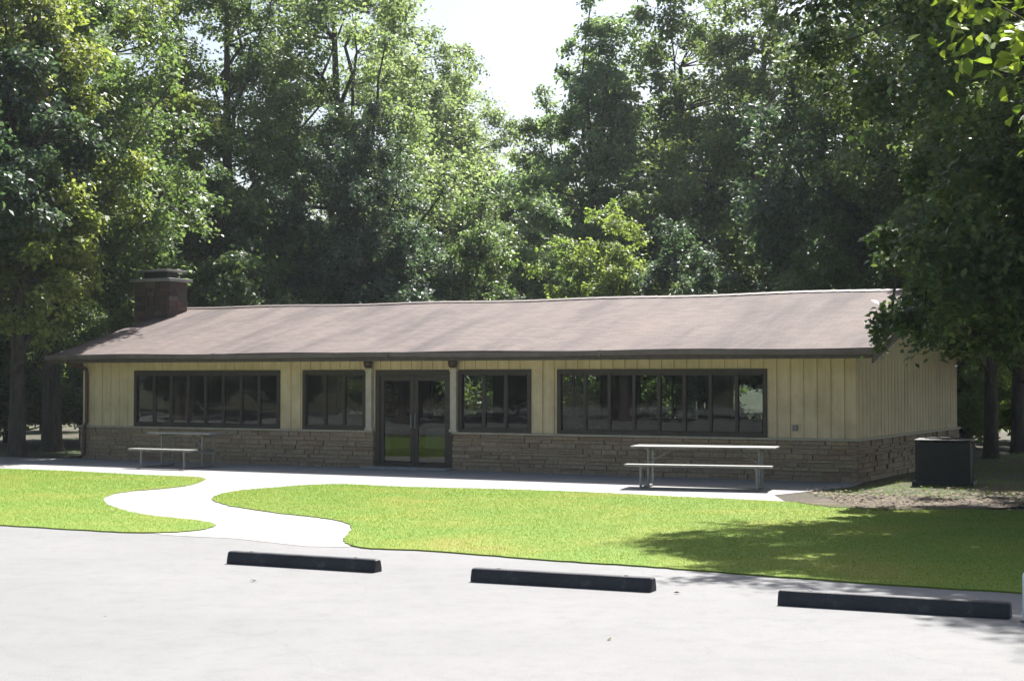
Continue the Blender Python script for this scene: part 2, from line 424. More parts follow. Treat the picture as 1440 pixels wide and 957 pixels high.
# structural wall (interior face) with openings
mb=MB()
def wall_u(y0,y1,openings,z1=ZE-.02):
    u=0
    for a,b,za,zb in openings:
        mb.box((u,y0,0),(a,y1,z1))
        if za>0: mb.box((a,y0,0),(b,y1,za))
        mb.box((a,y0,zb),(b,y1,z1)); u=b
    mb.box((u,y0,0),(W,y1,z1))
ops=[(wins[0][0],wins[0][1],ZS,ZT),(wins[1][0],wins[1][1],ZS,ZT),(DR[0],DR[1],0,ZT),(wins[2][0],wins[2][1],ZS,ZT),(wins[3][0],wins[3][1],ZS,ZT)]
wall_u(.0,TW,ops)
rear=[(1.6,3.8,.9,2.15),(4.8,6.9,.9,2.15),(8.4,10.2,0.02,2.15),(11.2,13.2,.9,2.15),(13.8,15.6,.9,2.15),(16.0,18.2,.9,2.15)]
wall_u(L-TW,L,rear)
for ua,ub in ((0,TW),(W-TW,W)): mb.box((ua,TW,0),(ub,L-TW,ZE-.02))
# gable triangles
for ua,ub in ((.0,TW),(W-TW,W)):
    zr=ZR-.12; vs=[(ua,0,ZE-.02),(ua,L,ZE-.02),(ua,L/2,zr-.02),(ub,0,ZE-.02),(ub,L,ZE-.02),(ub,L/2,zr-.02)]
    mb.add(vs,[(0,2,1),(3,4,5),(0,3,5,2),(1,2,5,4),(0,1,4,3)])
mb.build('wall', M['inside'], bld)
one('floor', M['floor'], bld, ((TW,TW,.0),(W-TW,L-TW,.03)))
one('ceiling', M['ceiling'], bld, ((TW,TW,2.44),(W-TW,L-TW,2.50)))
# cream vertical boards on the front (boards and battens)
def siding(name, along, segs, length, gable=None):
    b=MB(); t=.022; bt=.028 if along=='u' else .007
    def q(a0,a1,d0,d1,z0,z1):
        if along=='u': b.box((a0,-d1,z0),(a1,-d0,z1))
        else: b.box((W+d0,a0,z0),(W+d1,a1,z1))
    for a0,a1,z0,z1 in segs:
        q(a0,a1,.002,t,z0,z1)
        n=int(math.floor(a0/.272))
        x=n*.272
        while x<a1:
            if x>a0+.02 and x+.045<a1-.02: q(x,x+.045,t-.001,t+bt+random.uniform(-.002,.003),z0+.002,z1-.002)
            x+=.272
    return b.build(name,M['siding'],bld)
zt=ZE-.03; zs=ZS+.07
front=[(0,wins[0][0],zs-.05,zt),(wins[0][0],wins[0][1],ZT,zt),(wins[0][1],wins[1][0],zs-.05,zt),(wins[1][0],wins[1][1],ZT,zt),
       (wins[1][1],DR[0],zs-.05,zt),(DR[0],DR[1],ZT,zt),(DR[1],wins[2][0],zs-.05,zt),(wins[2][0],wins[2][1],ZT,zt),(wins[2][1],wins[3][0],zs-.05,zt),(wins[3][0],wins[3][1],ZT,zt),(wins[3][1],W,zs-.05,zt)]
siding('front_siding','u',front,W)
s=siding('side_siding','v',[(0,L,zs-.05,zt)],L)
b=MB()
for k in range(int(L/.272)+1):
    v0=k*.272; v1=min(v0+.262,L)
    zz=lambda v: ZE-.03+(ZR-.14-ZE)*(1-abs(v-L/2)/(L/2))
    b.add([(W+.002,v0,zt),(W+.002,v1,zt),(W+.002,v1,zz(v1)),(W+.002,v0,zz(v0)),(W+.03,v0,zt),(W+.03,v1,zt),(W+.03,v1,zz(v1)),(W+.03,v0,zz(v0))],
          [(0,1,2,3),(4,7,6,5),(0,4,5,1),(1,5,6,2),(2,6,7,3),(3,7,4,0)])
b.build('gable_siding',M['siding'],bld)
# corner boards
one('corner_board',M['siding'],bld,((-.03,-.05,zs-.06),(.07,-.023,zt)))
one('corner_board',M['siding'],bld,((W-.06,-.052,zs-.06),(W+.052,-.042,zt)),((W+.042,-.042,zs-.06),(W+.052,.07,zt)))
# ledge stone wainscot: single stones in one mesh
def ledge(b, spans, place, z0, z1, hmin=.055, hmax=.13, wmin=.16, wmax=.6, dep=.085):
    for a0,a1 in spans:
        z=z0
        while z<z1-.001:
            h=min(random.uniform(hmin,hmax),z1-z)
            if z1-(z+h)<.04: h=z1-z
            a=a0
            while a<a1-.001:
                w=random.uniform(wmin,wmax)*(1.2 if h<.09 else 1)
                if a1-(a+w)<.12: w=a1-a
                g=.006; d=dep+random.uniform(-.022,.022)
                if random.random()<.25 and h>.1:      # split stone
                    hh=h*random.uniform(.4,.6)
                    place(b,a+g,a+w-g,z+g,z+hh-g*.5,d,random.random()); place(b,a+g,a+w-g,z+hh+g*.5,z+h-g,d+random.uniform(-.015,.015),random.random())
                else: place(b,a+g,a+w-g,z+g,z+h-g,d,random.random())
                a+=w
            z+=h
b=MB()
pf=lambda b,a0,a1,z0,z1,d,r: b.box((a0,-d,z0),(a1,-.001,z1),r)
ledge(b,[(-.09,DR[0]-.02),(DR[1]+.02,W+.09)],pf,-.02,ZS)
b.box((-.06,-.055,-.02),(DR[0]-.03,-.002,ZS-.004),.1); b.box((DR[1]+.03,-.055,-.02),(W+.06,-.002,ZS-.004),.1)
b.build('stone_base',M['stone'],bld,.006)
b=MB()
ps=lambda b,a0,a1,z0,z1,d,r: b.box((W+.001,a0,z0),(W+d,a1,z1),r)
ledge(b,[(0.0,L)],ps,-.02,ZS); b.box((W+.002,.01,-.02),(W+.055,L-.01,ZS-.004),.1)
b.build('stone_base',M['stone'],bld,.006)
b=MB()
pl_=lambda b,a0,a1,z0,z1,d,r: b.box((-d,a0,z0),(-.001,a1,z1),r)
ledge(b,[(0.0,L)],pl_,-.02,ZS); b.box((-.055,.01,-.02),(-.002,L-.01,ZS-.004),.1)
b.build('stone_base',M['stone'],bld)
one('sill_cap',M['trim'],bld,((-.12,-.125,ZS+.001),(DR[0]-.02,-.001,ZS+.045)),((DR[1]+.02,-.125,ZS+.001),(W+.12,-.001,ZS+.045)),((W+.001,.0,ZS+.001),(W+.12,L,ZS+.045)),bevel=.004)
# windows: frame with mullions, panes as sub-parts
for ua,ub,n in wins:
    f=MB(); d0,d1=-.058,.07
    z0=ZS+.046; z1=ZT
    f.box((ua,d0,z0),(ub,d1,z0+.075)); f.box((ua,d0,z1-.10),(ub,d1,z1))
    f.box((ua,d0,z0+.075),(ua+.085,d1,z1-.10)); f.box((ub-.085,d0,z0+.075),(ub,d1,z1-.10))
    p=(ub-ua-.17)/n
    for k in range(1,n):
        x=ua+.085+p*k; f.box((x-.034,d0+.02,z0+.075),(x+.034,d1-.01,z1-.10))
    for k in range(n):   # sash bars just inside each pane
        x=ua+.085+p*k; a=x+.036; c=x+p-.036
        f.box((a,-.02,z0+.075),(c,.02,z0+.11)); f.box((a,-.02,z1-.13),(c,.02,z1-.10))
    w=f.build('window',M['brown'],bld,.003)
    for k in range(n):
        x=ua+.085+p*k
        g=one('pane',M['glass'],w,((x+.035,0.0,z0+.11),(x+p-.035,.006,z1-.13)))
        g.rotation_euler=(0,0,0)
# rear windows
for ua,ub,za,zb in rear:
    f=MB(); nm='rear_door' if za<.1 else 'rear_window'
    f.box((ua,L-TW,za),(ua+.06,L,zb)); f.box((ub-.06,L-TW,za),(ub,L,zb)); f.box((ua+.06,L-TW,zb-.06),(ub-.06,L,zb)); f.box((ua+.06,L-TW,za),(ub-.06,L,za+.06))
    m_=(ua+ub)/2; f.box((m_-.02,L-TW+.03,za+.06),(m_+.02,L-.03,zb-.06))
    w=f.build(nm,M['brown'],bld)
    one('pane',M['glass'],w,((ua+.06,L-.08,za+.06),(m_-.021,L-.074,zb-.06)),((m_+.021,L-.08,za+.06),(ub-.06,L-.074,zb-.06)))
# entrance: frame, two glazed doors with handles
f=MB()
f.box((DR[0],-.04,.0),(DR[0]+.11,.10,ZT)); f.box((DR[1]-.11,-.04,.0),(DR[1],.10,ZT)); f.box((DR[0]+.11,-.04,ZT-.14),(DR[1]-.11,.10,ZT)); f.box((DR[0]+.11,-.03,.0),(DR[1]-.11,.10,.035))
f.build('door_frame',M['brown'],bld,.003)
mid=(DR[0]+DR[1])/2
for k,(a,c) in enumerate(((DR[0]+.115,mid-.004),(mid+.004,DR[1]-.115))):
    f=MB(); y0,y1=-.01,.04; z0,z1=.04,ZT-.145
    f.box((a,y0,z0),(a+.10,y1,z1)); f.box((c-.10,y0,z0),(c,y1,z1)); f.box((a+.10,y0,z0),(c-.10,y1,z0+.09)); f.box((a+.10,y0,z1-.10),(c-.10,y1,z1))
    d=f.build('door',M['brown'],bld,.003)
    one('door_glass',M['glass'],d,((a+.10,.012,z0+.09),(c-.10,.018,z1-.10)))
    h=MB(); hx=(c-.05) if k==0 else (a+.05)
    h.tube([(hx,-.012,.88),(hx,-.06,.90),(hx,-.06,1.22),(hx,-.012,1.24)],.011)
    h.build('handle',M['steel'],d)
one('threshold',M['cap'],bld,((DR[0]-.1,-.5,.005),(DR[1]+.1,-.042,.05)),bevel=.01)
# white pilasters beside the door and the brown lamps above
for x in (DR[0]-.12,DR[1]+.07):
    b=MB(); b.box((x-.075,-.14,ZS+.046),(x+.075,-.022,ZT+.04)); b.box((x-.1,-.15,ZS+.046),(x+.1,-.021,ZS+.10)); b.box((x-.09,-.15,ZT-.04),(x+.09,-.021,ZT+.01))
    b.build('pilaster',M['post'],bld,.004)
    b=MB(); zc=ZT+.145; pr=[(-.11,.01),(-.10,.07),(-.04,.10),(.03,.105),(.08,.075),(.11,.02)]
    vs=[];n=14
    for zz_,r in pr:
        for k in range(n): vs.append((x+r*math.cos(6.2832*k/n),-.16+r*math.sin(6.2832*k/n),zc+zz_))
    fs=[(i*n+k,i*n+(k+1)%n,(i+1)*n+(k+1)%n,(i+1)*n+k) for i in range(len(pr)-1) for k in range(n)]+[tuple(range(n))[::-1],tuple(range((len(pr)-1)*n,len(pr)*n))]
    b.add(vs,fs); b.box((x-.025,-.10,zc-.02),(x+.025,-.04,zc+.03))
    lp=b.build('wall_lamp',M['lamp'],bld)
# outlet near the right end
one('outlet_box',M['outlet'],bld,((18.32,-.075,.98),(18.42,-.041,1.10)),bevel=.004)
# roof: two slabs with a light sag along the ridge and shingle butts
def roof_z(u,v):
    t=(v+EF)/(L/2+EF) if v<=L/2 else (L+EF-v)/(L/2+EF)
    sag=-.035*math.sin(math.pi*min(max((u+EG)/(W+2*EG),0),1))*t + .012*math.sin(u*1.3+v)
    return ZE+(ZR-ZE)*t+sag
for side,name in ((0,'front_roof'),(1,'rear_roof')):
    nu,nv=60,14; vs=[];fs=[]
    for th in (0,-.09):
        for j in range(nv+1):
            for i in range(nu+1):
                u=-EG+(W+2*EG)*i/nu; v=(-EF+(L/2+EF)*j/nv) if side==0 else (L/2+(L/2+EF)*j/nv)
                vs.append((u,v,roof_z(u,v)+th))
    n1=(nu+1)*(nv+1)
    for j in range(nv):
        for i in range(nu):
            a=j*(nu+1)+i; q=(a,a+1,a+nu+2,a+nu+1); fs.append(q); fs.append(tuple(n1+k for k in reversed(q)))
    ring=[i for i in range(nu+1)]+[j*(nu+1)+nu for j in range(1,nv+1)]+[nv*(nu+1)+i for i in range(nu-1,-1,-1)]+[j*(nu+1) for j in range(nv-1,0,-1)]
    for k in range(len(ring)):
        a,c=ring[k],ring[(k+1)%len(ring)]; fs.append((a,n1+a,n1+c,c))
    b=MB(); b.add(vs,fs); b.build(name,M['shingle'],bld)
b=MB()
k=0; u=-EG
while u<W+EG-.01:
    u1=min(u+.33,W+EG)
    za=roof_z(u,L/2)+.010; zb=roof_z(u1,L/2)+.015
    for s_ in (-1,1):
        vs=[(u,L/2,za+.018),(u1,L/2,zb+.018),(u1,L/2+s_*.15,zb-.03),(u,L/2+s_*.15,za-.03)]
        vs+=[(p[0],p[1],p[2]-.012) for p in vs]
        b.add(vs,[(0,1,2,3),(7,6,5,4),(0,4,5,1),(1,5,6,2),(2,6,7,3),(3,7,4,0)])
    u=u1
b.build('ridge_cap',M['fascia'],bld)
# soffit, fascia, barge boards, gutter
one('soffit',M['soffit'],bld,((-EG+.03,-EF+.03,ZE-.15),(W+EG-.03,-.045,ZE-.13)),((-EG+.03,L+.01,ZE-.15),(W+EG-.03,L+EF-.03,ZE-.13)))
one('fascia',M['fascia'],bld,((-EG,-EF-.0,ZE-.20),(W+EG,-EF+.028,ZE-.092)))
one('fascia',M['fascia'],bld,((-EG,L+EF-.028,ZE-.20),(W+EG,L+EF,ZE-.092)))
for ua,ub in ((-EG-.012,-EG+.025),(W+EG-.025,W+EG+.012)):
    for va,vb in ((-EF-.02,L/2),(L/2,L+EF+.02)):
        b=MB(); vs=[]
        for u in (ua,ub):
            for v in (va,vb):
                zt_=roof_z(min(max(u,-EG),W+EG),min(max(v,-EF),L+EF))
                vs.append((u,v,zt_-.0915 if ua>0 else zt_-.0915)); vs.append((u,v,zt_-.29 if v!=L/2 else zt_-.29))
        b.add(vs,[(0,1,3,2),(4,6,7,5),(0,2,6,4),(1,5,7,3),(0,4,5,1),(2,3,7,6)])
        b.build('barge_board',M['fascia'],bld)
b=MB()
prof=[(-EF-.005,ZE-.02),(-EF-.005,ZE-.115),(-EF-.095,ZE-.115),(-EF-.125,ZE-.06),(-EF-.125,ZE-.015),(-EF-.118,ZE-.015),(-EF-.118,ZE-.055),(-EF-.09,ZE-.105),(-EF-.012,ZE-.105),(-EF-.012,ZE-.02)]
secs=[-EG-.02,4.6,4.62,9.4,9.42,14.5,14.52,W+EG+.02]
n=len(prof); vs=[(u,p[0],p[1]+.012*math.sin(u*.9)) for u in np.linspace(-EG-.02,W+EG+.02,24) for p in prof]
fs=[(i*n+k,i*n+(k+1)%n,(i+1)*n+(k+1)%n,(i+1)*n+k) for i in range(23) for k in range(n)]+[tuple(range(n)),tuple(range(23*n,24*n))]
b.add(vs,fs)
for u in (4.6,9.4,14.5): b.box((u-.03,-EF-.131,ZE-.125),(u+.03,-EF-.002,ZE-.004))
b.build('gutter',M['gutter'],bld)
b=MB(); dz=ZE-.12
for q in ([(.06,-EF-.06,dz+.02),(.06,-EF-.06,dz-.06),(.12,-.10,2.24),(.12,-.085,2.1),(.12,-.085,.93),(.12,-.17,.80),(.12,-.17,.12),(.12,-.30,.06)],):
    b.tube(q,.045,8)
b.build('downspout',M['copper'],bld)
# ---- chimney at the left gable
CH=dict(u0=-1.3,u1=-.15,v0=3.3,v1=4.05)
ch=empty('chimney',(0,0,0)); ch.parent=bld
b=MB(); zt_=4.62
c=CH
def course(b,u0,u1,v0,v1,z0,z1,hmin=.09,hmax=.18):
    z=z0
    while z<z1-.001:
        h=min(random.uniform(hmin,hmax),z1-z)
        if z1-z-h<.05: h=z1-z
        for side in range(4):
            ln=(u1-u0) if side%2==0 else (v1-v0); a=0
            while a<ln-.001:
                w=random.uniform(.14,.42)
                if ln-a-w<.12: w=ln-a
                d=random.uniform(.02,.045); g=.006; r=random.random()
                if side==0: b.box((u0+a+g,v0-d,z+g),(u0+a+w-g,v0+.05,z+h-g),r)
                if side==2: b.box((u0+a+g,v1-.05,z+g),(u0+a+w-g,v1+d,z+h-g),r)
                if side==1: b.box((u1-.05,v0+a+g,z+g),(u1+d,v0+a+w-g,z+h-g),r)
                if side==3: b.box((u0-d,v0+a+g,z+g),(u0+.05,v0+a+w-g,z+h-g),r)
                a+=w
        z+=h
    b.box((u0,v0,z0),(u1,v1,z1-.004),.1)
course(b,c['u0'],c['u1'],c['v0'],c['v1'],0,zt_)
b.build('chimney_stack',M['brick'],ch,.006)
one('crown_slab',M['cap'],ch,((c['u0']-.12,c['v0']-.12,zt_),(c['u1']+.12,c['v1']+.12,zt_+.09)),bevel=.01)
one('flue_block',M['darkmetal'],ch,((c['u0']+.18,c['v0']+.16,zt_+.09),(c['u1']-.18,c['v1']-.16,zt_+.28)))
one('rain_slab',M['cap'],ch,((c['u0']+.0,c['v0']-.05,zt_+.28),(c['u1']-.0,c['v1']+.05,zt_+.33)),bevel=.008)

# ------------------------------------------------------------------ picnic tables
def picnic(loc, rz, ln, tz, sz, gap, label):
    t=empty('picnic_table',loc,rz); tag(t,label,'picnic table','picnic tables on the walk in front of the building')
    tw=.72
    b=MB()
    for k in range(5):
        y=-tw/2+k*tw/5; b.box((-ln/2+random.uniform(0,.008),y+.003,tz-.032),(ln/2-random.uniform(0,.008),y+tw/5-.005,tz),.5)
    b.box((-ln/2+.28,-tw/2+.04,tz-.065),(-ln/2+.34,tw/2-.04,tz-.041)); b.box((ln/2-.34,-tw/2+.04,tz-.065),(ln/2-.28,tw/2-.04,tz-.041))
    b.build('table_top',M['plank'],t,.004)
    for s_ in ((-1,) ):
        b=MB(); y=s_*gap
        for k in range(2): b.box((-ln/2,y-.13+k*.133,sz-.038),(ln/2,y-.13+k*.133+.127,sz))
        b.build('seat',M['plank'],t,.004)
    for s_ in (-1,1):
        x=s_*(ln/2-.31)
        b=MB()
        b.tube([(x,-.20,.01),(x,-.20,tz-.07),(x,.20,tz-.07),(x,.20,.01)],.024,8)
        b.tube([(x,-gap,sz-.06),(x,.20,sz-.06)],.022,8)
        for q in (-1,): b.tube([(x+.03*s_,q*gap,.01),(x+.03*s_,q*gap,sz-.04)],.024,8)
        b.tube([(x,-.20,tz-.30),(x-s_*.42,0,tz-.07)],.016,6)
        b.tube([(x,-gap,.03),(x,.20,.03)],.02,8)
        b.build('leg_frame',M['steel'],t)
    return t
picnic((3.55,29.3,.004),-.30,2.66,.76,.45,.72,'long picnic table of pale planks standing by the large right window')
picnic((-7.35,36.1,.004),-.487,1.78,.78,.44,.86,'shorter pale picnic table standing before the left window')

# ------------------------------------------------------------------ wheel stops
def stop(a,bb,label):
    A=Vector((*gp(*a),0)); B_=Vector((*gp(*bb),0)); d=B_-A; ln=d.length
    t=empty('wheel_stop',((A+B_)/2)+Vector((-d.y,d.x,0)).normalized()*.075,math.atan2(d.y,d.x)); tag(t,label,'wheel stop','wheel stops along the lot')
    pr=[(-.078,0.002),(-.072,.05),(-.05,.125),(-.035,.135),(.035,.135),(.05,.125),(.072,.05),(.078,.002)]
    n=len(pr); xs=[-ln/2,-ln/2+.02]+list(np.linspace(-ln/2+.2,ln/2-.2,9))+[ln/2-.02,ln/2]
    vs=[]
    for i,x in enumerate(xs):
        k=.9 if i in (0,len(xs)-1) else 1
        for y,z in pr: vs.append((x,y*k+random.uniform(-.001,.001),z*k+random.uniform(-.001,.001)))
    fs=[(i*n+q,i*n+(q+1)%n,(i+1)*n+(q+1)%n,(i+1)*n+q) for i in range(len(xs)-1) for q in range(n)]+[tuple(range(n)),tuple(range((len(xs)-1)*n,len(xs)*n))]
    b=MB(); b.add(vs,fs); b.build('bar',M['black'],t,.004)
    for s_ in (-1,1):
        b=MB(); b.tube([(s_*(ln/2-.28),0,.10),(s_*(ln/2-.28),0,.142)],.018,8); b.build('anchor_pin',M['steel'],t)
stop((318,792),(527,805),'black wheel stop nearest the curved path, leftmost of three')
stop((661,817.5),(916,832.5),'black wheel stop in the middle of the row of three')
stop((1093,850.5),(1420,870.5),'black wheel stop beside the tree shade, rightmost of three')
# pale post at the right edge of the lot
pp=empty('white_post',(4.255,13.15,0)); tag(pp,'short white post at the right edge of the lot beside the last wheel stop','post')
b=MB(); b.tube([(0,0,0),(0,0,.38),(0,0,.405),(0,0,.415)],[.05,.05,.04,.012],16); b.build('post_body',M['white'],pp,0,False)
b=MB(); b.tube([(0,0,.002),(0,0,.02)],.075,16); b.build('base_plate',M['steel'],pp)

# ------------------------------------------------------------------ dark air-conditioning unit
ac=empty('condenser_unit',(8.2,30.2,0),-.35); tag(ac,'dark boxy outdoor cooling unit in the shade beside the right end wall','cooling unit')
one('base_slab',M['darkmetal'],ac,((-.56,-.5,.0),(.56,.5,.07)),bevel=.01)
b=MB()
for x in (-.5,.46):
    for y in (-.44,.40): b.box((x,y,.07),(x+.04,y+.04,.82))
b.box((-.46,-.40,.07),(.46,.40,.80))
z=.11
while z<.78:
    b.box((-.46,-.436,z),(.46,-.402,z+.014)); b.box((-.46,.402,z),(.46,.436,z+.014))
    b.box((-.496,-.40,z),(-.462,.40,z+.014)); b.box((.462,-.40,z),(.496,.40,z+.014)); z+=.04
b.build('louvred_body',M['darkmetal'],ac)
one('top_lid',M['darkmetal'],ac,((-.52,-.46,.822),(.52,.46,.86)),bevel=.008)
b=MB()
for r in (.1,.18,.26,.34):
    b.tube([(r*math.cos(a),r*math.sin(a),.875) for a in np.linspace(0,6.2832,25)],.006,5,False)
for a in np.linspace(0,math.pi,5)[:-1]: b.tube([(-.36*math.cos(a),-.36*math.sin(a),.868),(.36*math.cos(a),.36*math.sin(a),.868)],.006,5)
b.build('fan_grille',M['darkmetal'],ac)

# ------------------------------------------------------------------ clothed tables inside, seen through the glass
def cloth_table(u,v,w,label):
    p=bw(u,v,.03); t=empty('clothed_table',p,-YAW+random.uniform(-.05,.05)); tag(t,label,'table','white clothed tables inside the building')
    b=MB(); n=40; vs=[]
    def rr(k,off,z,am):
        a=k/n*4; s_=int(a)%4; f=a-int(a); cs=[(-w/2,-.38),(w/2,-.38),(w/2,.38),(-w/2,.38)]
        p0,p1=cs[s_],cs[(s_+1)%4]; x=p0[0]+(p1[0]-p0[0])*f; y=p0[1]+(p1[1]-p0[1])*f
        o_=off+am*math.sin(k*2.4); return (x*(1+o_/abs(w/2)),y*(1+o_/.38),z)
    for z_,o_,am in ((.74,0,0),(.70,.012,0),(.45,.03,.012),(.22,.04,.02)):
        for k in range(n): vs.append(rr(k,o_,z_,am))
    fs=[(i*n+k,i*n+(k+1)%n,(i+1)*n+(k+1)%n,(i+1)*n+k) for i in range(3) for k in range(n)]+[tuple(range(n))]
    b.add(vs,fs); b.build('tablecloth',M['cloth'],t)
    for x in (-w/2+.12,w/2-.12):
        b=MB(); b.tube([(x,-.26,0),(x,-.26,.70),(x,.26,.70),(x,.26,0)],.014,6); b.build('leg',M['steel'],t)
cloth_table(14.9,.95,1.5,'white clothed table inside behind the middle panes of the right window')
cloth_table(11.4,1.3,1.4,'white clothed table inside behind the window right of the doors')
cloth_table(7.2,1.3,1.4,'white clothed table inside behind the window left of the doors')
cloth_table(8.3,4.4,1.5,'white clothed table inside seen through the glass doors')

# ------------------------------------------------------------------ trees
def bez(p0,p1,p2,n):
    t=np.linspace(0,1,n)[:,None]; return (1-t)**2*p0+2*t*(1-t)*p1+t*t*p2
def leaves(cent, rads, per, leaf, g, droop=.0, aspect=.62, six=False):
    """leaf quads on short twigs round every clump centre"""
    nc=len(cent); T=7
    P=[];O=[]
    tw=g.normal(0,1,(nc,T,3)); tw/=np.linalg.norm(tw,axis=2,keepdims=True); tw[:,:,2]*=.65
    n=nc*per
    ci=np.repeat(np.arange(nc),per); ti=g.integers(0,T,n); t=g.uniform(.1,1,n)**.8
    d=tw[ci,ti]
    p=cent[ci]+d*(t*rads[ci])[:,None]+g.normal(0,1,(n,3))*(rads[ci]*.17)[:,None]
    p[:,2]-=droop*t*t*rads[ci]
    nr=np.stack([d[:,0]*.5,d[:,1]*.5,np.full(n,.6)],1)+g.normal(0,.42,(n,3)); nr/=np.linalg.norm(nr,axis=1,keepdims=True)
    a=g.normal(0,1,(n,3)); a[:,2]-=.5; a-=nr*(a*nr).sum(1)[:,None]; a/=np.linalg.norm(a,axis=1,keepdims=True)
    b=np.cross(nr,a); s=leaf*g.uniform(.6,1.3,n)[:,None]
    v=np.zeros((n,4,3)); v[:,0]=p; v[:,1]=p+a*s*.45+b*s*aspect*.5+nr*s*.10; v[:,2]=p+a*s; v[:,3]=p+a*s*.45-b*s*aspect*.5+nr*s*.10
    if six:
        v=np.zeros((n,6,3)); dn=nr*s
        for k,(x_,y_,z_) in enumerate(((0,0,0),(.22,.42,.06),(.62,.36,.05),(1,0,-.12),(.62,-.36,.05),(.22,-.42,.06))):
            v[:,k]=p+a*s*x_+b*s*y_*aspect*1.25+dn*z_
    return v, g.random(n)
def tree_data(seed,H,Rc,base,tr,ncl,per,leaf,clr,limbs=8,shell=.45,lean=(0,0),droop=.15,sub=None,top=.35,low=.38,keep=None,extra=None,six=False):
    g=np.random.default_rng(seed)
    ph=g.uniform(0,6.28,(6,)); fr=g.integers(1,4,(6,))
    zc=base+(H-base)*low
    d=g.normal(0,1,(ncl,3)); d/=np.linalg.norm(d,axis=1,keepdims=True)
    az=np.arctan2(d[:,1],d[:,0])
    lump=.82+.14*np.sin(fr[0]*az+ph[0]+2*d[:,2])+.13*np.sin(fr[1]*az+ph[1]-3*d[:,2])+.10*np.sin(4*d[:,2]+ph[2]+az)
    r=(shell+(1-shell)*g.random(ncl)**.6)*lump
    xy=Rc*(1-top*np.maximum(0,d[:,2]))
    cen=np.stack([lean[0]+xy*r*d[:,0], lean[1]+xy*r*d[:,1], zc+np.where(d[:,2]>0,(H-base)*(1-low),(H-base)*low)*r*d[:,2]*1.05],1)
    if keep is not None: cen=cen[keep(cen)]; ncl=len(cen)
    rad=clr*g.uniform(.65,1.3,ncl)
    if extra is not None:
        ex=np.array(extra); cen=np.concatenate([cen,ex]); rad=np.concatenate([rad,g.uniform(.32,.6,len(ex))]); ncl=len(cen)
    mb=MB()
    tz=base+(H-base)*.72
    tp=[np.array([0,0,-.15])]; k=8
    for i in range(1,k+1):
        f=i/k; tp.append(np.array([lean[0]*f*f*.8+math.sin(f*4+seed)*tr*.9*f, lean[1]*f*f*.8+math.cos(f*3.3+seed)*tr*.9*f, tz*f]))
    tp=np.array(tp); trr=[tr*1.5]+[tr*(1.05-.85*i/k) for i in range(1,k+1)]
    tp=np.insert(tp,1,[tp[0]+(tp[1]-tp[0])*.25],0); trr.insert(1,tr*1.1)
    mb.tube(tp,trr,10,False)
    def trunk(z):
        z=min(max(z,0),tz); i=int(np.searchsorted(tp[:,2],z)); i=min(max(i,1),len(tp)-1)
        f=(z-tp[i-1,2])/(tp[i,2]-tp[i-1,2]); return tp[i-1]+(tp[i]-tp[i-1])*f, trr[i-1]+(trr[i]-trr[i-1])*f
    # farthest point targets for the main limbs
    idx=[int(g.integers(ncl))]; dist=np.linalg.norm(cen-cen[idx[0]],axis=1)
    for _ in range(limbs-1):
        j=int(dist.argmax()); idx.append(j); dist=np.minimum(dist,np.linalg.norm(cen-cen[j],axis=1))
    pts=[];prad=[]
    for j in idx:
        c_=cen[j]; z0=max(base*.75,min(tz*.95,base*.8+(c_[2]-base)*.5-.12*np.hypot(*(c_[:2]-np.array(lean)))))
        s_,r0=trunk(z0); h=c_-s_
        m_=s_+np.array([h[0]*.5,h[1]*.5,h[2]*.25+abs(h[2])*.1])+g.normal(0,.05,3)*np.linalg.norm(h)
        q=bez(s_,m_,c_,8); q[1:-1]+=g.normal(0,.022,(6,3))*np.linalg.norm(h)
        rr=[max(.02,r0*.62*(1-.85*t_)) for t_ in np.linspace(0,1,8)]
        mb.tube(q,rr,6,False); pts+=list(q[2:]); prad+=rr[2:]
    pts=np.array(pts+list(tp[4:])); prad=np.array(prad+trr[4:])
    for i in range(ncl):
        dd=np.linalg.norm(pts-cen[i],axis=1)+np.maximum(0,pts[:,2]-cen[i,2])*1.2
        j=int(dd.argmin()); h=cen[i]-pts[j]; 
        if np.linalg.norm(h)<.2: continue
        m_=pts[j]+h*.5+np.array([0,0,.12*np.linalg.norm(h)])+g.normal(0,.07,3)*np.linalg.norm(h)
        r0=min(prad[j]*.6,.03+.012*np.linalg.norm(h))
        mb.tube(bez(pts[j],m_,cen[i],4),[r0,r0*.7,r0*.45,.008],4,False)
    v,rd=leaves(cen,rad,per,leaf,g,droop,six=six); kk=v.shape[1]
    # trunk mesh
    tm=bpy.data.meshes.new('trunk'); tm.from_pydata(mb.v,[],mb.f); tm.polygons.foreach_set('use_smooth',[True]*len(tm.polygons)); tm.materials.append(M['bark'])
    n=len(v); cm=np_mesh('crown',v.reshape(-1,3),np.arange(n*kk).reshape(-1,kk),kk,rd,M['leaf_mid'])
    return tm,cm
PR={}
PR['oak']=tree_data(11,15.5,5.2,3.0,.30,300,230,.165,.72,9)
PR['oak2']=tree_data(23,17,5.6,3.2,.33,320,230,.165,.74,10,lean=(.8,.3))
PR['open']=tree_data(35,19,5.2,5.0,.30,200,230,.155,.74,12,shell=.5,lean=(-.6,.2))
PR['slim']=tree_data(41,14.5,3.1,2.5,.20,160,230,.15,.58,8,top=.6)
PR['bushy']=tree_data(52,8.2,3.3,.7,.16,180,240,.15,.55,8,lean=(.2,.2))
PR['shrub']=tree_data(63,3.6,2.3,.2,.08,90,240,.125,.42,6,shell=.3)
PR['loose']=tree_data(71,16,4.2,3.5,.24,200,240,.15,.72,10,shell=.35,top=.5)
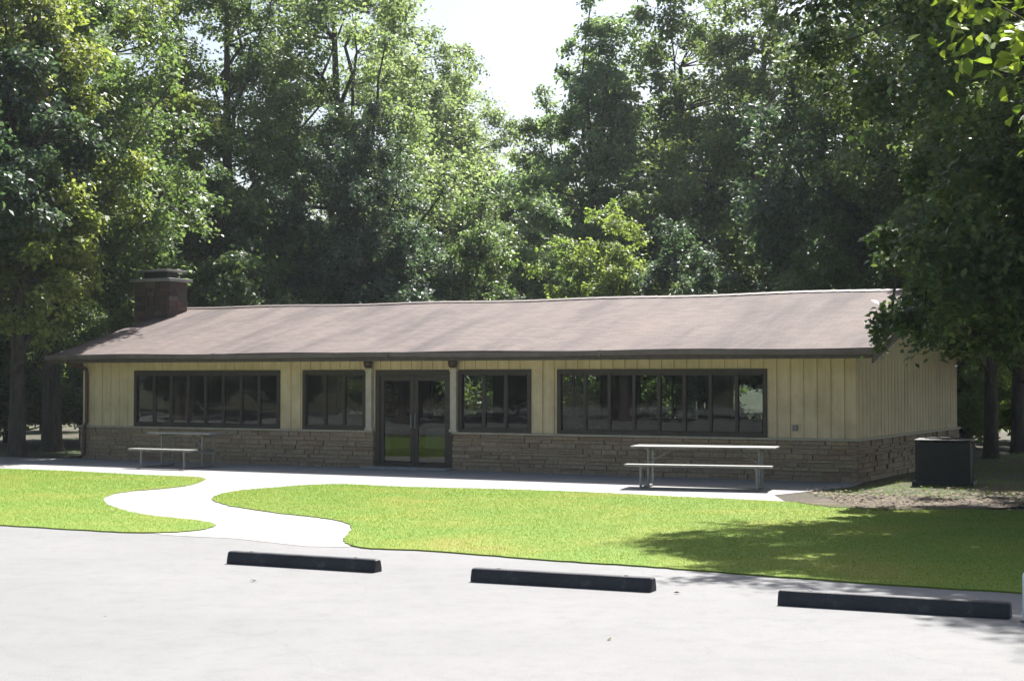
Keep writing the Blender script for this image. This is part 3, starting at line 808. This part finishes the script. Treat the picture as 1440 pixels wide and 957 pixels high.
def tree(kind,x,y,s,rz,leafm,label,group='trees round the building',name='tree',cat='tree',sz=None,lift=0):
    tm,cm=PR[kind]
    r=empty(name,(x,y,0),rz); r.scale=(s,s,sz or s); tag(r,label,cat,group)
    t=bpy.data.objects.new('trunk',tm); C.objects.link(t); t.parent=r
    c_=bpy.data.objects.new('crown' if cat=='tree' else 'foliage',cm); C.objects.link(c_); c_.parent=r
    c_.material_slots[0].link='OBJECT'; c_.material_slots[0].material=M[leafm]
    return r
def at(px,D): return (px-720)/FPX*D, D
T=[ # kind, photo column, distance, scale, turn, leaves, label
 ('oak',74,44.2,.90,.3,'leaf_mid','tall leafy tree with thick dark trunk just left of the building'),
 ('slim',24,41.0,1.05,1.9,'leaf_yel','slender tree with dark trunk at the left edge behind the lawn'),
 ('oak2',-70,40,.95,2.6,'leaf_blue','broad tree beyond the left edge whose crown fills the upper left corner'),
 ('oak',160,52,1.05,4.0,'leaf_yel','yellow green tree rising behind the chimney'),
 ('open',330,56,1.05,.5,'leaf_mid','tall open tree with dark bare limbs against the sky, left of centre'),
 ('open',478,60,1.12,2.2,'leaf_pale','tall sparse tree with forked dark limbs beside the gap of sky'),
 ('bushy',330,51,1.2,1.2,'leaf_mid','rounded mid green tree behind the left part of the roof'),
 ('oak2',482,54,.70,5.2,'leaf_blue','dark blue green tree behind the roof left of centre'),
 ('bushy',540,52,.95,3.1,'leaf_blue','low dark tree right of the dark blue green one behind the roof'),
 ('loose',640,76,1.18,.8,'leaf_pale','pale hazy tree below the gap of sky'),
 ('loose',562,72,1.30,2.9,'leaf_pale','pale tree at the left edge of the gap of sky'),
 ('bushy',655,56,1.0,4.4,'leaf_mid','middle sized tree behind the centre of the roof'),
 ('bushy',735,58,1.05,.2,'leaf_pale','pale bushy tree behind the roof right of the doors'),
 ('slim',835,66,1.32,2.4,'leaf_pale','slim loose tree at the right edge of the gap of sky'),
 ('slim',765,70,1.05,5.5,'leaf_mid','narrow tree under the right side of the sky gap'),
 ('bushy',815,53,.92,5.9,'leaf_yel','yellow green bushy tree behind the roof right of centre'),
 ('bushy',885,50,.85,1.0,'leaf_yel','second yellow green bushy tree close behind the roof ridge'),
 ('oak',965,68,1.28,3.7,'leaf_mid','tall dense tree right of the sky gap'),
 ('oak2',1090,61,1.12,1.4,'leaf_mid','big dense tree behind the right part of the roof'),
 ('bushy',985,48,.80,2.1,'leaf_blue','dark low tree right behind the ridge'),
 ('oak',1210,50,1.0,.6,'leaf_blue','dark tree standing behind the right end of the building'),
 ('bushy',1130,45.5,.78,4.9,'leaf_mid','low leafy tree touching the ridge near its right end'),
 ('oak2',1350,47,1.0,4.2,'leaf_mid','large tree behind the right end wall'),
 ('slim',1392,40,.9,1.1,'leaf_mid','slender dark trunked tree right of the end wall'),
 ('slim',1432,43,1.0,3.3,'leaf_blue','slender tree at the right edge behind the cooling unit'),
 ('oak',1540,38,1.0,2.0,'leaf_mid','broad tree beyond the right edge behind the cooling unit'),
 ('oak2',1760,29.5,.92,4.0,'leaf_mid','broad tree added outside the frame at the right to shade the end wall'),  # unseen tree, added to block sky light from the right end wall
 ('slim',1470,36,.85,5.0,'leaf_mid','slender tree added just beyond the right edge to shade the end wall'),  # added to keep the end wall and the ground beside it dark
]
for k,px,D,s,rz,lm,lb in T:
    x,y=at(px,D); tree(k,x,y,s,rz,lm,lb)
SH=[(8,50,1.0,'leaf_yel','sunlit shrub in the woodland gap at the far left'),(115,52,.9,'leaf_mid','shrub seen between the dark trunk and the left wall'),
 (200,48,1.15,'leaf_mid','shrub behind the chimney'),(400,49,1.25,'leaf_mid','shrub peeping over the ridge left of centre'),(600,49,1.2,'leaf_yel','shrub peeping over the ridge at its centre'),
 (700,50,1.1,'leaf_pale','pale shrub behind the ridge above the right door'),(780,47,1.15,'leaf_mid','shrub behind the ridge above the big window'),(860,45,1.05,'leaf_yel','yellowish shrub behind the ridge above the picnic table'),
 (1400,46,.9,'leaf_yel','sunlit shrub between the trunks at the right'),(1445,50,1.1,'leaf_yel','sunlit shrub at the right edge of the woodland'),(1360,52,.9,'leaf_mid','shrub close behind the right rear corner'),
 (60,60,1.3,'leaf_yel','bright shrub deep in the wood at the left'),(-40,46,1.2,'leaf_mid','shrub beyond the left edge of the walk')]
for i,(px,D,s,lm,lb) in enumerate(SH):
    x,y=at(px,D); tree('shrub',x,y,s,i*1.3,lm,lb,'shrubs at the edge of the wood','shrub','shrub')

# big tree on the right whose low boughs hang before the roof end and shade the lawn
def tree_unique(args,x,y,rz,leafm,label,**kw):
    tm,cm=tree_data(*args,**kw); PR['_']=(tm,cm); return tree('_',x,y,1,rz,leafm,label)
HB=[(px_,py_,pz_) for px_,py_,pz_ in zip(np.random.default_rng(3).uniform(6.0,10.5,130)-10.3, np.random.default_rng(4).uniform(22.8,26.5,130)-24.25, np.random.default_rng(6).uniform(2.55,5.3,130))]
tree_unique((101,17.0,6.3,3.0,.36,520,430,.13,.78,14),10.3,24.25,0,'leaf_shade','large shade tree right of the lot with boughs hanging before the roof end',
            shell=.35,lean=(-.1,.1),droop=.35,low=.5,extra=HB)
NB=[(p[0]-6.5,p[1]-9.6,p[2]) for p in ((2.72,9.8,4.36),(3.0,9.6,4.2),(3.2,9.7,3.85),(3.32,9.5,3.62),(2.95,10.0,4.5),(3.3,9.9,4.2),(3.6,9.6,4.0),(3.5,9.8,4.5),(3.9,9.6,4.2))]
tree_unique((117,9.5,3.6,3.9,.20,150,90,.10,.6,10),6.7,9.6,0,'leaf_near','near tree beyond the right edge with broad bright leaves at the upper right corner',
            shell=.5,lean=(-.2,.3),droop=.4,extra=NB,six=True)

# trees across the lot, seen only in the window glass
mir=[(-58,-34,'oak',1.0),(-50,-42,'oak2',1.0),(-46,-30,'oak',.95),(-38,-38,'oak2',1.0),(-33,-29,'oak',.95),(-27,-37,'oak2',1.0),(-22,-30,'oak',.9),(-15,-38,'oak2',.95),(-10,-31,'oak',.9),(-3,-40,'oak2',.95),(4,-42,'oak',.9),(11,-46,'oak2',.95),(-60,-50,'oak2',1.1)]
for i,(u,v,k,s) in enumerate(mir):
    p=bw(u,v); tree(k,p.x,p.y,s,i*1.7,'leaf_mid','tree across the lot behind the camera, mirrored in the window glass','trees mirrored in the windows')
for i,u in enumerate(range(-62,16,5)):
    p=bw(u,-44-2*(i%3)); tree('shrub',p.x,p.y,1.25,i*1.1,'leaf_mid','shrub across the lot behind the camera, mirrored in the window glass','shrubs mirrored in the windows','shrub','shrub')

# far wood: one mass of stuff
def far_wood():
    g=np.random.default_rng(9); cs=[];rs=[]
    for i in range(64):
        D=g.uniform(78,112); X=g.uniform(-.42,.42)*D; H=g.uniform(9,13)
        # low where the sky gap opens
        px=720+X/D*FPX
        if 590<px<900: H=g.uniform(6,9.5)
        n=52; d=g.normal(0,1,(n,3)); d/=np.linalg.norm(d,axis=1,keepdims=True); r=g.uniform(.4,1,n)[:,None]
        cs.append(np.array([X,D,H/2+.3])+d*r*np.array([4.2,4.2,H/2])); rs.append(g.uniform(.8,1.6,n))
    cs=np.concatenate(cs); rs=np.concatenate(rs)
    v,rd=leaves(cs,rs,60,.42,g)
    n=len(v); me=np_mesh('far_wood',v.reshape(-1,3),np.arange(n*4).reshape(-1,4),4,rd,M['leaf_mid'])
    o=bpy.data.objects.new('far_wood',me); C.objects.link(o); tag(o,'distant dense woodland behind the nearer trees','wood',kind='stuff')
far_wood()

# thin summer haze
hm=bpy.data.materials.new('haze'); hm.use_nodes=True; hn=hm.node_tree
hn.nodes.remove(hn.nodes['Principled BSDF']); pv=hn.nodes.new('ShaderNodeVolumePrincipled')
pv.inputs['Density'].default_value=.00026; pv.inputs['Color'].default_value=(.86,.93,1,1); pv.inputs['Anisotropy'].default_value=.3
hn.links.new(pv.outputs[0],hn.nodes['Material Output'].inputs['Volume'])
b=MB(); b.box((-405,-305,-1.2),(405,505,26)); hz=b.build('haze',hm); hz['kind']='stuff'; hz['label']='thin pale summer haze in the air'
# ------------------------------------------------------------------ light, sky, camera
EL=R(54); AZ=YAW-R(4)
w=bpy.data.worlds.new('World'); sc.world=w; w.use_nodes=True
nt=w.node_tree; bg=nt.nodes['Background']
sky=nt.nodes.new('ShaderNodeTexSky'); sky.sky_type='NISHITA'; sky.sun_disc=False
sky.sun_elevation=EL; sky.sun_rotation=AZ; sky.air_density=1.0; sky.dust_density=3.5; sky.ozone_density=1.5
nt.links.new(sky.outputs[0],bg.inputs[0]); bg.inputs[1].default_value=.063
ld=bpy.data.lights.new('sun','SUN'); ld.energy=5.0; ld.angle=R(.53); ld.color=(1,.965,.92)
lo=bpy.data.objects.new('sun',ld); C.objects.link(lo)
sd=Vector((math.sin(AZ)*math.cos(EL),math.cos(AZ)*math.cos(EL),math.sin(EL)))
lo.rotation_euler=(-sd).to_track_quat('-Z','Y').to_euler(); lo.location=(0,0,40)
cd=bpy.data.cameras.new('camera'); cam=bpy.data.objects.new('camera',cd); C.objects.link(cam)
cam.location=(0,0,CAM_H); cam.rotation_euler=(math.pi/2+PITCH,0,0)
cd.sensor_width=36; cd.lens=36*FPX/1440; cd.clip_end=2000; cd.clip_start=.1
sc.camera=cam
sc.view_settings.view_transform='Standard'; sc.view_settings.look='None'
sc.view_settings.exposure=1.5; sc.view_settings.gamma=1; sc.view_settings.use_curve_mapping=False
sc.cycles.max_bounces=7; sc.cycles.diffuse_bounces=4; sc.cycles.transparent_max_bounces=12; sc.cycles.use_denoising=True
sc.cycles.sample_clamp_indirect=6
